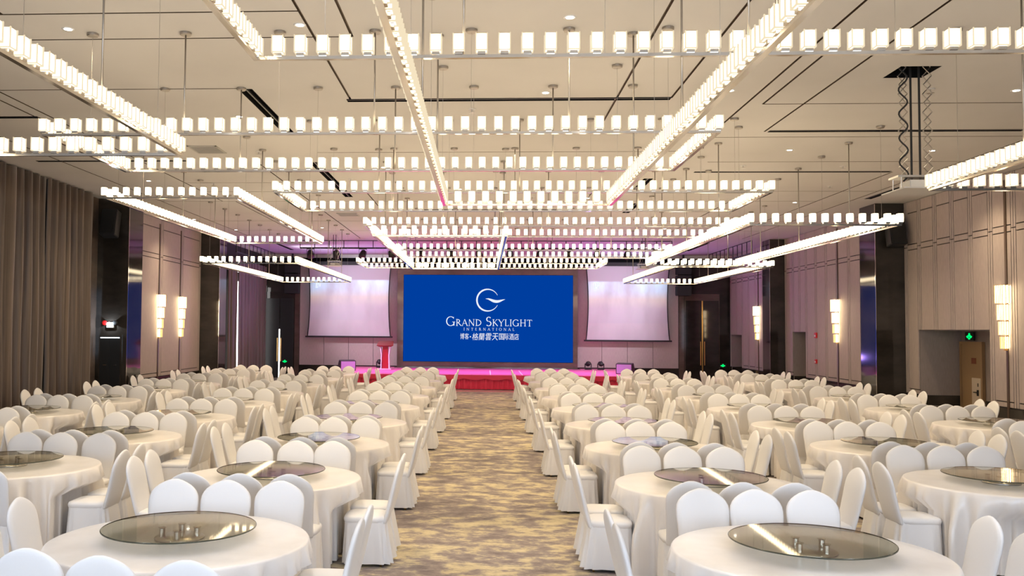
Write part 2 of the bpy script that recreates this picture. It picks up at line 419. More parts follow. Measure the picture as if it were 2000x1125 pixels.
# service cabinet doors + emergency light + speaker on the near-left column
def cabinet():
    t = thing('cabinet_door', 'dark flush double cabinet doors on the stone column under the emergency light', 'cabinet', (XL+.42, 23.445, 0))
    for s in (-1, 1):
        d = part('door_leaf', box(.0 if s > 0 else -.27, .27 if s > 0 else .0, -.03, 0, .05, 2.0), 'black_metal', t, bevel=.004)
        part('door_handle', box(s*.12-.05, s*.12+.05, -.05, -.03, 1.25, 1.27), 'chrome', d)
    part('door_frame', join(box(-.31, -.27, -.035, 0, 0, 2.04), box(.27, .31, -.035, 0, 0, 2.04), box(-.27, .27, -.035, 0, 2.0, 2.04)), 'dark_stone', t)
    part('lit_strip', box(-.25, .25, -.045, -.032, 1.955, 1.975), 'emergency_white', t)
    e = thing('emergency_light', 'white twin-head emergency light glowing on the dark stone column', 'emergency light', (XL+.42, 23.445, 2.35))
    part('housing', box(-.10, .10, -.06, 0, -.13, .02), 'white_metal', e, bevel=.01)
    part('glow_plate', box(-.06, .06, -.075, -.06, -.11, 0), 'emergency_white', e)
    for s, mm in ((-1, 'alarm_red'), (1, 'black_plastic')):
        h = lathe([(.035, 0), (.06, .02), (.065, .07), (.05, .075)], 16)
        part('lamp_head', moved(turned(h, PI/2, 'X'), s*.14, -.02, .0), mm, e, smooth=True)
    light('emergency_light_lamp', 'POINT', (XL+.42, 23.3, 2.33), (0, 0, 0), 6, (.75, .88, 1))
cabinet()
def wall_speaker(loc, rz, label):
    t = thing('wall_speaker', label, 'speaker', loc, rz)
    c = part('speaker_cabinet', box(-.2, .2, -.42, -.10, -.35, .35), 'black_plastic', t, bevel=.015, rot=(math.radians(-14), 0, 0))
    part('speaker_grille', box(-.17, .17, -.435, -.42, -.31, .31), 'black_metal', t, rot=(math.radians(-14), 0, 0))
    part('wall_bracket', join(box(-.04, .04, -.2, .0, -.03, .03), box(-.08, .08, -.02, .0, -.12, .12)), 'black_metal', t)
wall_speaker((XL+.45, 23.45, 4.85), 0, 'black tilted loudspeaker high on the left stone column')
wall_speaker((XR-.35, 24.4, 4.75), 0, 'black tilted loudspeaker high on the right stone column')

# ------------------------------------------------------------------ curtains and window
def curtain(y0, y1, x, zt, folds, amp, label, seed):
    rnd = random.Random(seed); n = folds*10; lv = 8
    ph = [rnd.uniform(-.5, .5) for _ in range(folds+1)]; am = [rnd.uniform(.6, 1.25) for _ in range(folds+1)]
    V, Fs = [], []
    for side in (0, 1):
        for k in range(lv+1):
            z = .02+(zt-.02)*k/lv
            for i in range(n+1):
                u = i/n*folds; q = int(min(u, folds-1)); fr = u-q
                a = am[q]*(1-fr)+am[min(q+1, folds)]*fr; p = ph[q]*(1-fr)+ph[min(q+1, folds)]*fr
                s = math.sin(2*PI*u+p*2)
                dx = amp*a*(s+.25*math.sin(4*PI*u+1))*(1-.35*k/lv)
                V.append((x+dx+(.012 if side else 0), y0+(y1-y0)*i/n+.03*math.sin(z*1.3+q), z))
    W = n+1; S = (lv+1)*W
    for k in range(lv):
        for i in range(n):
            a = k*W+i
            Fs.append((a, a+1, a+W+1, a+W)); Fs.append((S+a, S+a+W, S+a+W+1, S+a+1))
    for k in range(lv): Fs += [(k*W, (k+1)*W, S+(k+1)*W, S+k*W), (k*W+n, S+k*W+n, S+(k+1)*W+n, (k+1)*W+n)]
    for i in range(n): Fs += [(i, S+i, S+i+1, i+1), (lv*W+i, lv*W+i+1, S+lv*W+i+1, S+lv*W+i)]
    o = ob('curtain', mesh('curtain', (V, Fs), 'curtain_cloth', True))
    return tag(o, label, 'curtain')
curtain(15.3, 19.9, XL+.28, ZC-.03, 12, .15, 'brown floor-length curtain at the far left edge of the picture', 3)
curtain(19.95, 22.45, XL+.28, ZC-.03, 7, .15, 'brown floor-length curtain hanging next to the near left stone column', 5)
curtain(34.9, 36.22, XL+.28, 5.0, 4, .07, 'brown curtain left of the bright slit near the stage', 8)
curtain(36.34, 40.9, XL+.28, 5.0, 9, .07, 'brown curtain right of the bright slit near the stage', 9)
w1 = tag(ob('window_1', mesh('window_1', box(XL+.002, XL+.03, 36.05, 40.8, .1, 4.2), 'slit_daylight')), 'bright daylight window behind the far left curtains', 'window', kind='structure')
part('window_frame', join(*[box(XL+.03, XL+.06, y-.03, y+.03, .1, 4.2) for y in (36.08, 38.3, 40.77)], box(XL+.03, XL+.06, 36.05, 40.8, 4.14, 4.2)), 'black_metal', w1)

# ------------------------------------------------------------------ rear wall (behind the camera) with added glowing panes
rear = struct('wall_rear', join(box(XL, XR, YF-.3, YF, 0, .5), box(XL, XR, YF-.3, YF, 4.3, ZC+.1), box(XL, -7.5, YF-.3, YF, .5, 4.3), box(-1.0, 1.0, YF-.3, YF, .5, 4.3), box(7.5, XR, YF-.3, YF, .5, 4.3)), 'wall_fabric', 'plain wall behind the viewer with two wide openings for the added panes', 'wall')
for k, (a, b) in enumerate(((-7.5, -1.0), (1.0, 7.5))):  # glowing panes added out of view to cool the light on the nearest chairs
    wn = tag(ob('window_%d' % (k+2), mesh('window', box(a, b, YF-.2, YF-.18, .5, 4.3), 'fill_pane')), 'unseen wide glowing pane added behind the viewer for cool light, %s one' % ('left' if k == 0 else 'right'), 'window', kind='structure')
    for i in range(5):
        x = a+(b-a)*i/4; part('fill_pane_bar', box(x-.04, x+.04, YF-.17, YF-.08, .5, 4.3), 'black_metal', wn)

# ------------------------------------------------------------------ wall behind the stage
back = struct('wall_back', box(XL-.3, XR+.3, YB, YB+.3, 0, ZC+.1), 'dark_stone', 'dark wall behind the stage', 'wall')
for x0, x1 in ((-8.36, -3.87), (4.12, 8.6)):
    u = (x1-x0)/4
    for i in range(4):
        part('wall_panel', box(x0+i*u+.008, x0+(i+1)*u-.008, YB-.05, YB, .60, 5.12), 'stage_fabric', back)
part('wall_plinth', box(-8.4, 8.65, YB-.03, YB, 0, .58), 'dark_stone', back)
part('head_band', box(-8.9, 9.0, YB-.12, YB, 5.13, 5.45), 'slot_black', back)
part('head_fascia', box(XL, XR, YB-.16, YB, 5.45, ZC), 'ceiling_paint', back)
for x0, x1 in ((-8.58, -8.37), (8.61, 8.84)):
    part('stone_pilaster', box(x0, x1, YB-.1, YB, 0, 5.13), 'brown_stone', back)

def led_screen():
    x0, x1, z0, z1 = -3.60, 3.92, .82, 4.68; y = YB-.2
    t = thing('led_screen', 'huge blue LED wall showing a white hotel logo above the stage', 'screen', ((x0+x1)/2, YB-.17, 0))
    ox = (x0+x1)/2
    part('display', box(x0-ox, x1-ox, -.2, -.06, z0, z1), 'led_blue', t)
    part('stone_surround', join(box(x0-ox-.28, x0-ox-.01, -.24, -.001, .552, z1+.3), box(x1-ox+.01, x1-ox+.21, -.24, -.001, .552, z1+.3), box(x0-ox-.01, x1-ox+.01, -.24, -.001, z1+.01, z1+.3), box(x0-ox-.01, x1-ox+.01, -.3, -.001, .552, z0-.01)), 'brown_stone', t)
    S = (x1-x0)/327.0
    def px(u, v): return (x0+(u-790)*S-ox, z1-(v-538.5)*S)
    def flat(name, polys, dy=-.204):
        V, Fs = [], []
        for pl in polys:
            o = len(V); V += [(x, dy, z) for x, z in pl]; Fs.append(tuple(range(o, o+len(pl))))
        me = mesh(name, (V, Fs), 'led_white', fix=False)
        return ob(name, me, t)
    def ribbon(pts, ws):
        L = []; n = len(pts)
        for i in range(n):
            a, b = pts[max(i-1, 0)], pts[min(i+1, n-1)]
            dx, dz = b[0]-a[0], b[1]-a[1]; d = math.hypot(dx, dz) or 1
            L.append(((pts[i][0]-dz/d*ws[i]/2, pts[i][1]+dx/d*ws[i]/2), (pts[i][0]+dz/d*ws[i]/2, pts[i][1]-dx/d*ws[i]/2)))
        return [[L[i][0], L[i+1][0], L[i+1][1], L[i][1]] for i in range(n-1)]
    c = px(953.4, 587)
    n = 60; pts, ws = [], []
    for i in range(n+1):
        a = math.radians(27+(333-27)*i/n); pts.append((c[0]+21*S*math.cos(a), c[1]+21*S*math.sin(a)))
        e = min(i, n-i)/n; ws.append(S*(.7+2.4*min(1, e/.3)))
    flat('logo_ring', ribbon(pts, ws))
    pts, ws = [], []
    for i in range(25):
        f = i/24; p = px(949+38*f, 586.3+2.6*math.sin((f-.28)*2*PI*.92)*(1 if f > .1 else .8)+1.2*f); pts.append(p); ws.append(S*(5.2*math.sin(PI*f)**1.0+.2))
    flat('logo_swoosh', ribbon(pts, ws))
    # serif capitals drawn from strokes
    TK, TN = .15, .075
    def st(x, a=0, b=1, w=TK): return [([(x, a), (x, b)], [w, w])]
    def sf(x, z, w=.3): return [([(x-w/2, z), (x+w/2, z)], [TN*.8]*2)]
    def arc(cx, cz, rx, rz, a0, a1, tk=TK):
        P, W = [], []
        for i in range(19):
            a = math.radians(a0+(a1-a0)*i/18); P.append((cx+rx*math.cos(a), cz+rz*math.sin(a))); W.append(TN+(tk-TN)*abs(math.cos(a)))
        return [(P, W)]
    def ln(x0, z0, x1, z1, w): return [([(x0, z0), (x1, z1)], [w, w])]
    G = {
     'G': (1.0, arc(.5, .5, .45, .5, 42, 318)+st(.86, .02, .42)+sf(.84, .42, .32)+st(.83, .78, .98, .05)),
     'R': (.82, st(.17)+sf(.17, 0)+sf(.12, 1, .2)+arc(.2, .74, .38, .25, 90, -90)+ln(.34, .5, .82, 0, TK)),
     'A': (.9, ln(.06, 0, .44, 1, TN)+ln(.42, 1, .84, 0, TK)+ln(.2, .36, .66, .36, TN)+sf(.06, 0, .24)+sf(.84, 0, .26)),
     'N': (.98, ln(.14, 0, .14, 1, TN)+ln(.14, 1, .84, 0, TK)+ln(.84, 0, .84, 1, TN)+sf(.14, 0, .24)+sf(.84, 1, .24)),
     'D': (.95, st(.17)+sf(.1, 0, .2)+sf(.1, 1, .2)+arc(.2, .5, .66, .47, 90, -90)),
     'S': (.62, arc(.31, .74, .23, .24, 35, 262)+arc(.29, .26, .26, .25, 86, -145)),
     'K': (.84, st(.17)+sf(.17, 0)+sf(.17, 1)+ln(.2, .46, .7, 1, TN)+ln(.33, .56, .84, 0, TK)+sf(.7, 1, .22)),
     'Y': (.84, ln(.06, 1, .43, .46, TK)+ln(.8, 1, .43, .46, TN)+st(.43, 0, .5)+sf(.43, 0)+sf(.06, 1, .24)+sf(.8, 1, .22)),
     'L': (.66, st(.17)+sf(.15, 1)+ln(.1, .035, .6, .035, TN)+ln(.6, .0, .62, .22, TN*.8)),
     'I': (.36, st(.18)+sf(.18, 0)+sf(.18, 1)),
     'H': (.98, st(.17)+st(.8)+ln(.17, .52, .8, .52, TN)+sf(.17, 0)+sf(.17, 1)+sf(.8, 0)+sf(.8, 1)),
     'T': (.8, st(.4)+sf(.4, 0)+ln(.03, .965, .77, .965, TN)+ln(.04, .97, .03, .78, TN*.8)+ln(.76, .97, .77, .78, TN*.8)),
     'E': (.68, st(.17)+ln(.1, .035, .6, .035, TN)+ln(.1, .965, .56, .965, TN)+ln(.17, .52, .5, .52, TN)+ln(.6, 0, .61, .2, TN*.8)+ln(.56, 1, .57, .82, TN*.8)),
     'O': (1.0, arc(.5, .5, .43, .48, 0, 360))}
    def word(items, x_px0, x_px1, base_px, track):
        """items: (char, cap height in px)"""
        adv = [(G[ch][0]*h if ch != ' ' else .42*h)+track for ch, h in items]
        k = (x_px1-x_px0+track)/sum(adv)
        x = x_px0
        for (ch, h), a in zip(items, adv):
            if ch != ' ':
                polys = []
                for P, W in G[ch][1]:
                    polys += ribbon([px(x+p[0]*h*k, base_px-p[1]*h) for p in P], [w*h*S*.78 for w in W])
                flat('letter', polys)
            x += a*k
    word([('G', 17.5)]+[(c_, 12.5) for c_ in 'RAND']+[(' ', 14), ('S', 17.5)]+[(c_, 12.5) for c_ in 'KYLIGHT'], 873, 1039, 637, 1.4)
    word([(c_, 5.2) for c_ in 'INTERNATIONAL'], 907, 1005, 646, 3.6)
    def cjk(s, u0, u1, v_base, size, shear=0, gap=0):
        cu = bpy.data.curves.new('text', 'FONT'); cu.body = s; cu.size = 1.0; cu.shear = shear
        to = bpy.data.objects.new('text', cu); C.objects.link(to)
        dg = bpy.context.evaluated_depsgraph_get(); me = bpy.data.meshes.new_from_object(to.evaluated_get(dg))
        bpy.data.objects.remove(to)
        if not len(me.vertices): return
        xs = [v.co.x for v in me.vertices]; zs = [v.co.y for v in me.vertices]
        a, b = px(u0, v_base), px(u1, v_base-size)
        kx = (b[0]-a[0])/(max(xs)-min(xs)); kz = (b[1]-a[1])/(max(zs)-min(zs))
        for v in me.vertices: v.co = Vector((a[0]+(v.co.x-min(xs))*kx, -.204, a[1]+(v.co.y-min(zs))*kz))
        me.materials.clear(); me.materials.append(M['led_white'])
        ob('letter', me, t)
    def line(s_, u0, u1, v, size, shear=0):
        w_ = (u1-u0)/len(s_)
        for k_, ch in enumerate(s_): cjk(ch, u0+k_*w_+.4, u0+(k_+1)*w_-.4, v, size, shear)
    line('\u535a\u5ba2', 900, 917.5, 663, 11.5)
    flat('letter', [[px(919, 657), px(921.2, 657), px(921.2, 659.2), px(919, 659.2)]])
    line('\u683c\u862d\u96f2\u5929', 923, 974, 664.5, 13.5, .15)
    line('\u56fd\u9645\u9152\u5e97', 975, 1014, 663.5, 12)
led_screen()

def projection_screen(x0, x1, z0, z1, label):
    y = YB-.42; cx = (x0+x1)/2; hw = (x1-x0)/2
    t = thing('projection_screen', label, 'projection screen', (cx, y, 0))
    # tab-tensioned canvas: the sides curve inwards between the corners
    N = 14; V, Fs = [], []
    for d in (0, .006):
        for i in range(N+1):
            f = i/N; z = z0+(z1-z0)*f; inset = .09*math.sin(PI*min(1, f*1.0))**.8
            V += [(-hw+inset, d, z), (hw-inset, d, z)]
    S2 = 2*(N+1)
    for i in range(N):
        a = 2*i; Fs += [(a, a+1, a+3, a+2), (S2+a, S2+a+2, S2+a+3, S2+a+1), (a, a+2, S2+a+2, S2+a), (a+1, S2+a+1, S2+a+3, a+3)]
    part('canvas', (V, Fs), 'projected_canvas', t)
    for s in (-1, 1):
        pts = []
        for i in range(N+1):
            f = i/N; z = z0+(z1-z0)*f; inset = .09*math.sin(PI*f)**.8; pts.append((s*(hw-inset), -.01, z))
        part('tension_cord', path_tube(pts, .022), 'screen_edge', t)
    part('weight_bar', box(-hw-.1, hw+.1, -.03, .03, z0-.07, z0), 'screen_edge', t, bevel=.01)
    part('roller_case', box(-hw-.15, hw+.15, -.09, .09, z1, z1+.16), 'black_metal', t, bevel=.01)
    for s in (-1, 1): part('hanger_rod', tube((s*hw*.8, 0, z1+.15), (s*hw*.8, 0, ZC), .012, 6), 'black_metal', t)
    # small white caption mark in the projected picture
    a, b = -hw+.35, z0+(z1-z0)*.70
    bars = [box(a, a+.05, -.004, -.001, b, b+.22), box(a+.09, a+.13, -.004, -.001, b+.06, b+.26), box(a+.16, a+.2, -.004, -.001, b-.02, b+.12), box(a-.02, a+.1, -.004, -.001, b-.06, b-.02), box(a+.14, a+.25, -.004, -.001, b+.18, b+.21)]
    part('caption_mark', join(*bars), 'led_white', t)
    return t
projection_screen(-7.92, -4.18, 1.92, 5.1, 'pale projection screen left of the blue LED wall')
projection_screen(4.5, 8.14, 1.84, 5.1, 'pale projection screen right of the blue LED wall')

def stage_door(n, x0, x1, label, ajar):
    cx = (x0+x1)/2; hw = (x1-x0)/2
    d = tag(ob('door_%d' % n, mesh('door', box(-hw, hw, -.05, 0, 0, 3.9), 'brown_stone' if not ajar else 'dark_stone'), None, (cx, YB-.002, 0)), label, 'door', kind='structure')
    for s in (-1, 1):
        l_ = part('door_leaf', box(min(s*.03, s*(hw-.05)), max(s*.03, s*(hw-.05)), -.10, -.051, .02, 3.6), 'black_metal' if ajar else 'dark_stone', d, bevel=.006)
        part('door_handle', tube((s*.085, -.15, .75), (s*.085, -.15, 1.8), .022, 10), 'gold_metal', l_)
    if ajar: part('lit_gap', box(-.025, .025, -.098, -.06, .02, 2.2), 'slit_daylight', d)
    else: part('meeting_strip', box(-.025, .025, -.115, -.06, .02, 3.6), 'gold_metal', d)
stage_door(2, -9.95, -8.6, 'dark double door left of the stage with light in its gap', True)
stage_door(3, 8.86, 10.4, 'dark double door right of the stage with bronze pull handles', False)
def line_array(x, label):
    t = thing('line_array_speaker', label, 'speaker', (x, YB-.55, 0))
    for k in range(3): part('speaker_cabinet', box(-.31, .31, -.22, .22, 3.80+k*.46, 4.23+k*.46), 'black_plastic', t, bevel=.02)
    part('fly_bar', box(-.04, .04, -.04, .04, 5.15, ZC), 'black_metal', t)
line_array(-8.62, 'black stacked loudspeaker hung left of the stage')
line_array(8.72, 'black stacked loudspeaker hung right of the stage')

# ------------------------------------------------------------------ stage
def stage():
    x0, x1, y0, y1 = -6.2, 6.3, 34.6, YB-.06
    t = thing('stage', 'low stage with pink carpet top and gathered red skirt', 'stage', (0, y0, 0))
    part('stage_deck', box(x0, x1, 0, y1-y0, .05, ZS), 'stage_carpet', t, bevel=.01)
    V, Fs = [], []; n = 420
    for k, z in enumerate((.03, .25, .47, .54)):
        for i in range(n+1):
            u = i/n; a = .035*(1.15-.8*(z/.54)); V.append((x0+(x1-x0)*u, -.03-a*(1+math.sin(u*2*PI*62+.8*math.sin(u*91))), z))
    for k in range(3): Fs += [(k*(n+1)+i, k*(n+1)+i+1, (k+1)*(n+1)+i+1, (k+1)*(n+1)+i) for i in range(n)]
    part('stage_skirt', (V, Fs), 'red_velvet', t, smooth=True)
    # swagged valance along the top edge
    V, Fs = [], []; n = 200
    for i in range(n+1):
        u = i/n; s = abs(math.sin(u*PI*16)); x = x0+(x1-x0)*u
        V += [(x, -.11, .555), (x, -.125, .43-.06*s)]
    Fs = [(2*i, 2*i+2, 2*i+3, 2*i+1) for i in range(n)]
    part('skirt_valance', (V, Fs), 'red_velvet', t, smooth=True)
    for x in (-1.05, .25, 1.45, -3.2, 3.4): part('deck_seam', box(x-.02, x+.02, .02, 4.2, ZS, ZS+.006), 'white_paint', t)
    part('stage_step', box(-3.95, 4.2, y1-y0-.9, y1-y0-.25, ZS, ZS+.012), 'brown_stone', t)
    return t
stage()
def lectern():
    t = thing('lectern', 'red lectern with clear sides standing at the left of the stage', 'lectern', (-4.12, 38.5, ZS))
    part('base', box(-.26, .26, -.2, .2, 0, .05), 'acrylic', t, bevel=.008)
    V = [(-.13, -.09, .05), (.13, -.09, .05), (.11, -.09, .95), (-.11, -.09, .95), (-.13, .09, .05), (.13, .09, .05), (.11, .09, .95), (-.11, .09, .95)]
    part('column', (V, [(0, 1, 2, 3), (5, 4, 7, 6), (1, 5, 6, 2), (4, 0, 3, 7), (3, 2, 6, 7), (0, 4, 5, 1)]), 'lectern_red', t)
    for s in (-1, 1):
        V = [(s*.15, -.14, .05), (s*.19, -.14, .05), (s*.17, -.14, .6), (s*.22, -.14, .96), (s*.18, -.14, .96), (s*.135, -.14, .6)]
        V2 = [(a, .14, c) for a, b, c in V]
        part('side_wing', (V+V2, [(0, 1, 2, 5), (5, 2, 3, 4), (6, 11, 8, 7), (11, 10, 9, 8), (0, 6, 7, 1), (1, 7, 8, 2), (2, 8, 9, 3), (3, 9, 10, 4), (4, 10, 11, 5), (5, 11, 6, 0)]), 'white_metal', t)
    V = [(-.24, -.2, .95), (.24, -.2, .95), (.33, .22, 1.13), (-.33, .22, 1.13), (-.36, -.25, 1.0), (.36, -.25, 1.0), (.32, .25, 1.19), (-.32, .25, 1.19)]
    part('reading_top', (V, [(0, 3, 2, 1), (4, 5, 6, 7), (0, 1, 5, 4), (1, 2, 6, 5), (2, 3, 7, 6), (3, 0, 4, 7)]), 'lectern_wood', t, bevel=.01)
lectern()
def wedge(x, y, rz, label):
    t = thing('stage_monitor', label, 'speaker', (x, y, ZS), rz)
    pr = [(-.24, 0), (.26, 0), (.30, .12), (.02, .44), (-.24, .40)]
    V = [(s*.32, a, z) for s in (-1, 1) for a, z in pr]; n = 5
    Fs = [tuple(range(5))[::-1], tuple(range(5, 10))]+[(i, (i+1) % 5, 5+(i+1) % 5, 5+i) for i in range(5)]
    part('cabinet', (V, Fs), 'black_plastic', t, bevel=.01)
    V = [(-.29, -.243, .03), (.29, -.243, .03), (.29, -.243, .38), (-.29, -.243, .38)]
    part('back_panel', join((V, [(0, 1, 2, 3)])), 'blue_case', t)
    a0, a1 = Vector((0, .295, .14)), Vector((0, .03, .44)); nrm = Vector((0, .75, .66))*.004
    V = [tuple(p+nrm+Vector((s*.29, 0, 0))) for p, s in ((a0, -1), (a0, 1), (a1, 1), (a1, -1))]
    part('grille', (V, [(0, 1, 2, 3)]), 'grey_paint', t)
wedge(-5.55, 37.2, math.radians(22), 'blue-backed wedge monitor speaker at the left end of the stage')
wedge(5.55, 36.7, math.radians(-22), 'blue-backed wedge monitor speaker at the right end of the stage')
def moving_head(x, y, label, aim):
    t = thing('moving_head_light', label, 'stage light', (x, y, ZS+.012)); t.scale = (.75, .75, .62)
    part('base', box(-.2, .2, -.16, .16, 0, .13), 'black_plastic', t, bevel=.02)
    part('yoke', join(box(-.2, -.15, -.05, .05, .13, .42), box(.15, .2, -.05, .05, .13, .42)), 'black_plastic', t, bevel=.01)
    h = part('head', lathe([(.09, -.16), (.14, -.10), (.15, .05), (.12, .14)], 20), 'black_plastic', t, smooth=True, loc=(0, 0, .40), rot=(.5*aim, .35*aim, 0))
    part('lens', lathe([(.0, .141), (.1, .142)], 20, False), 'glass_rim', h)
moving_head(4.5, 40.3, 'black moving-head light on the stage floor right of the LED wall', 1)
moving_head(-4.55, 40.2, 'black moving-head light on the stage floor behind the lectern', -1)
moving_head(5.05, 40.35, 'smaller black stage light beside the right moving head', -1)

# ------------------------------------------------------------------ lighting rig
def ladder_truss(name, p, q, zb, step, label):
    p, q = Vector(p), Vector(q); L = (q-p).length
    t = thing(name, label, 'lighting truss', tuple(p)); d = (q-p).normalized()
    part('pipe', tube((0, 0, zb), tuple(d*L+Vector((0, 0, zb))), .03), 'black_metal', t)
    part('top_rail', tube((0, 0, ZC-.02), tuple(d*L+Vector((0, 0, ZC-.02))), .015), 'black_metal', t)
    n = int(L/step)
    for i in range(n+1):
        a = d*(L*i/n); part('hanger', tube((a.x, a.y, zb), (a.x, a.y, ZC-.01), .016, 6), 'black_metal', t)
    return t
ladder_truss('lighting_truss', (-7.0, 34.6, 0), (6.95, 34.6, 0), 5.3, .55, 'long black lighting pipe hung across the front of the stage')
ladder_truss('lighting_truss', (-9.35, 34.2, 0), (-9.35, 40.6, 0), 5.12, .6, 'black lighting pipe along the left side of the stage')
ladder_truss('lighting_truss', (9.75, 34.2, 0), (9.75, 40.6, 0), 5.12, .6, 'black lighting pipe along the right side of the stage')
def par_mesh():
    return lathe([(.07, -.17), (.10, -.14), (.125, -.02), (.14, .12), (.13, .125)], 18)
pm = mesh('can', par_mesh(), 'black_metal', True); ym = mesh('yoke', join(box(-.15, -.14, -.02, .02, -.02, .2), box(.14, .15, -.02, .02, -.02, .2), box(-.15, .15, -.02, .02, .19, .21)), 'black_metal')
ORD = ['first', 'second', 'third', 'fourth', 'fifth', 'sixth', 'seventh', 'eighth', 'ninth', 'tenth', 'eleventh', 'twelfth', 'thirteenth']
px_ = [-6.6, -5.6, -4.6, -3.5, -2.4, -1.3, -.2, .95, 2.05, 3.15, 4.2, 5.3, 6.4]
for i, x in enumerate(px_):
    t = thing('par_light', 'black par light on the front pipe, %s from the left' % ORD[i], 'stage light', (x, 34.6, 5.06))
    ob('yoke', ym, t); ob('can', pm, t, rot=(math.radians(215 if i % 2 else 150), math.radians(12*((i*7) % 3-1)), 0))
    if i % 2 == 0: light('par_light_beam', 'SPOT', (x, 34.8, 4.95), (x*.85, 36.8, ZS), 650, (1, .26, .75), .08, 62, .8)
for s, x in ((-1, -9.0), (1, 9.4)):
    light('side_light_beam', 'SPOT', (x, 36.5, 4.85), (x*.1, 41, 2.6), 850, (.90, .85, 1), .08, 95, .9)
for x, y in ((4.5, 40.1), (-4.55, 40.0)):
    light('moving_head_beam', 'SPOT', (x, y, 1.2), (x*1.5, 36.8, ZC), 380, (.40, .24, 1), .08, 110, .9)

# ------------------------------------------------------------------ chandeliers
LB, LZ, LW, LH = .031, .058, .049, .132     # base half width, shade foot above the beam's underside, half width, height
def lamp_meshes():
    e = .009
    core = box(-LW+e, LW-e, -LW+e, LW-e, LZ, LZ+LH)
    edges = [box(sx*LW-(e if sx > 0 else 0), sx*LW+(0 if sx > 0 else e), sy*LW-(e if sy > 0 else 0), sy*LW+(0 if sy > 0 else e), LZ-.004, LZ+LH+.004) for sx in (-1, 1) for sy in (-1, 1)]
    rim = [box(-LW, LW, -LW, -LW+e, LZ-.006, LZ+.002), box(-LW, LW, LW-e, LW, LZ-.006, LZ+.002), box(-LW, -LW+e, -LW+e, LW-e, LZ-.006, LZ+.002), box(LW-e, LW, -LW+e, LW-e, LZ-.006, LZ+.002)]
    vf = join(core, *edges, *rim); idx = [0]*6+[1]*(6*8)
    shade = mesh('lamp_shade', vf, ['lamp_frost', 'lamp_edge'], idx=idx)
    base = mesh('lamp_base', box(-LB, LB, -LB, LB, .026, LZ-.006), 'chrome')
    v2 = join(core, box(-LB, LB, -LB, LB, .03, LZ)); both = mesh('lamp_shade', v2, ['lamp_frost', 'chrome'], idx=[0]*6+[1]*6)
    return shade, base, both
SHADE, BASE, BOTH = lamp_meshes()
PITCHL = .184
canopy_me = mesh('canopy', lathe([(.058, -.034), (.066, -.024), (.066, 0)], 18), 'rod_metal', False)
def chandelier(x0, x1, y0, y1, z, label, near):
    t = thing('chandelier', label, 'chandelier', ((x0+x1)/2, (y0+y1)/2, z))
    cx, cyy = (x0+x1)/2, (y0+y1)/2; hx, hy = (x1-x0)/2, (y1-y0)/2
    bw = .021
    part('beam', box(-hx-bw, hx+bw, -hy-bw, -hy+bw, 0, .026), 'chrome', t)
    part('beam', box(-hx-bw, hx+bw, hy-bw, hy+bw, 0, .026), 'chrome', t)
    part('beam', box(-hx-bw, -hx+bw, -hy+bw, hy-bw, 0, .026), 'chrome', t)
    part('beam', box(hx-bw, hx+bw, -hy+bw, hy-bw, 0, .026), 'chrome', t)
    nx, ny = round(2*hx/PITCHL), round(2*hy/PITCHL)
    pos = [(-hx+2*hx*i/nx, s*hy) for s in (-1, 1) for i in range(nx+1)]+[(s*hx, -hy+2*hy*i/ny) for s in (-1, 1) for i in range(1, ny)]
    for x, y in pos:
        wy = cyy+y
        if wy < -1.0: continue
        if near:
            o = ob('lamp_shade', SHADE, t, (x, y, 0)); ob('lamp_base', BASE, o)
        else: ob('lamp_shade', BOTH, t, (x, y, 0))
    # cables and rods from the ceiling along the long sides
    H = ZC-z
    longx = hx > hy; L = 2*max(hx, hy); n = 7
    rodme = mesh('rod', tube((0, 0, .03), (0, 0, H-.02), .0095, 8), 'rod_metal', True)
    cabme = mesh('cable', tube((0, 0, .03), (0, 0, H-.02), .0022, 4), 'rod_metal')
    for s in (-1, 1):
        for i in range(n):
            u = -L/2+L*(i+.5)/n
            p = (u, s*hy, 0) if longx else (s*hx, u, 0)
            if cyy+p[1] < 2: continue
            ob('canopy', canopy_me, t, (p[0], p[1], H-.002))
            if i in (1, 3, 5): ob('rod', rodme, t, p)
            else: ob('cable', cabme, t, p)
    return t
CH = [
 (-1.86, 6.0, 4.95, 7.30, HI, 'wide lamp chandelier at the top right, crossing above the nearest tables', 1),
 (-.54, 1.66, 3.4, 12.25, LO, 'long lamp chandelier running down the centre above the aisle', 1),
 (-5.45, -3.17, 0.2, 9.34, 4.03, 'long lamp chandelier at the upper left edge of the picture', 1),
 (5.17, 7.35, 2.3, 10.95, LO, 'long lamp chandelier at the right edge beside the ceiling projector', 1),
 (-5.03, 2.55, 10.17, 12.58, HI, 'wide lamp chandelier, second from the top, reaching to the left', 1),
 (-3.37, 4.47, 14.6, 16.9, HI, 'wide lamp chandelier, third from the top, across the middle', 1),
 (-6.45, -4.17, 15.22, 23.4, HI, 'long lamp chandelier on the left beside the near stone column', 0),
 (4.14, 6.4, 14.56, 23.7, LO, 'long lamp chandelier on the right in front of the near stone column', 0),
 (-1.98, .38, 16.33, 25.3, LO, 'long lamp chandelier hanging low in the centre before the stage', 0),
 (-2.53, 5.2, 19.36, 21.65, HI, 'wide lamp chandelier, fourth from the top', 0),
 (-2.4, 5.05, 25.35, 27.9, HI, 'wide lamp chandelier, fifth from the top, before the lighting pipe', 0),
 (-4.22, 3.98, 30.4, 32.8, HI, 'wide lamp chandelier farthest away, just above the blue LED wall', 0),
 (-7.3, -4.82, 23.4, 32.9, LO, 'long lamp chandelier at far left before the left projection screen', 0),
 (4.95, 7.42, 24.2, 32.9, LO, 'long lamp chandelier at far right before the right projection screen', 0)]
for a in CH: chandelier(*a)

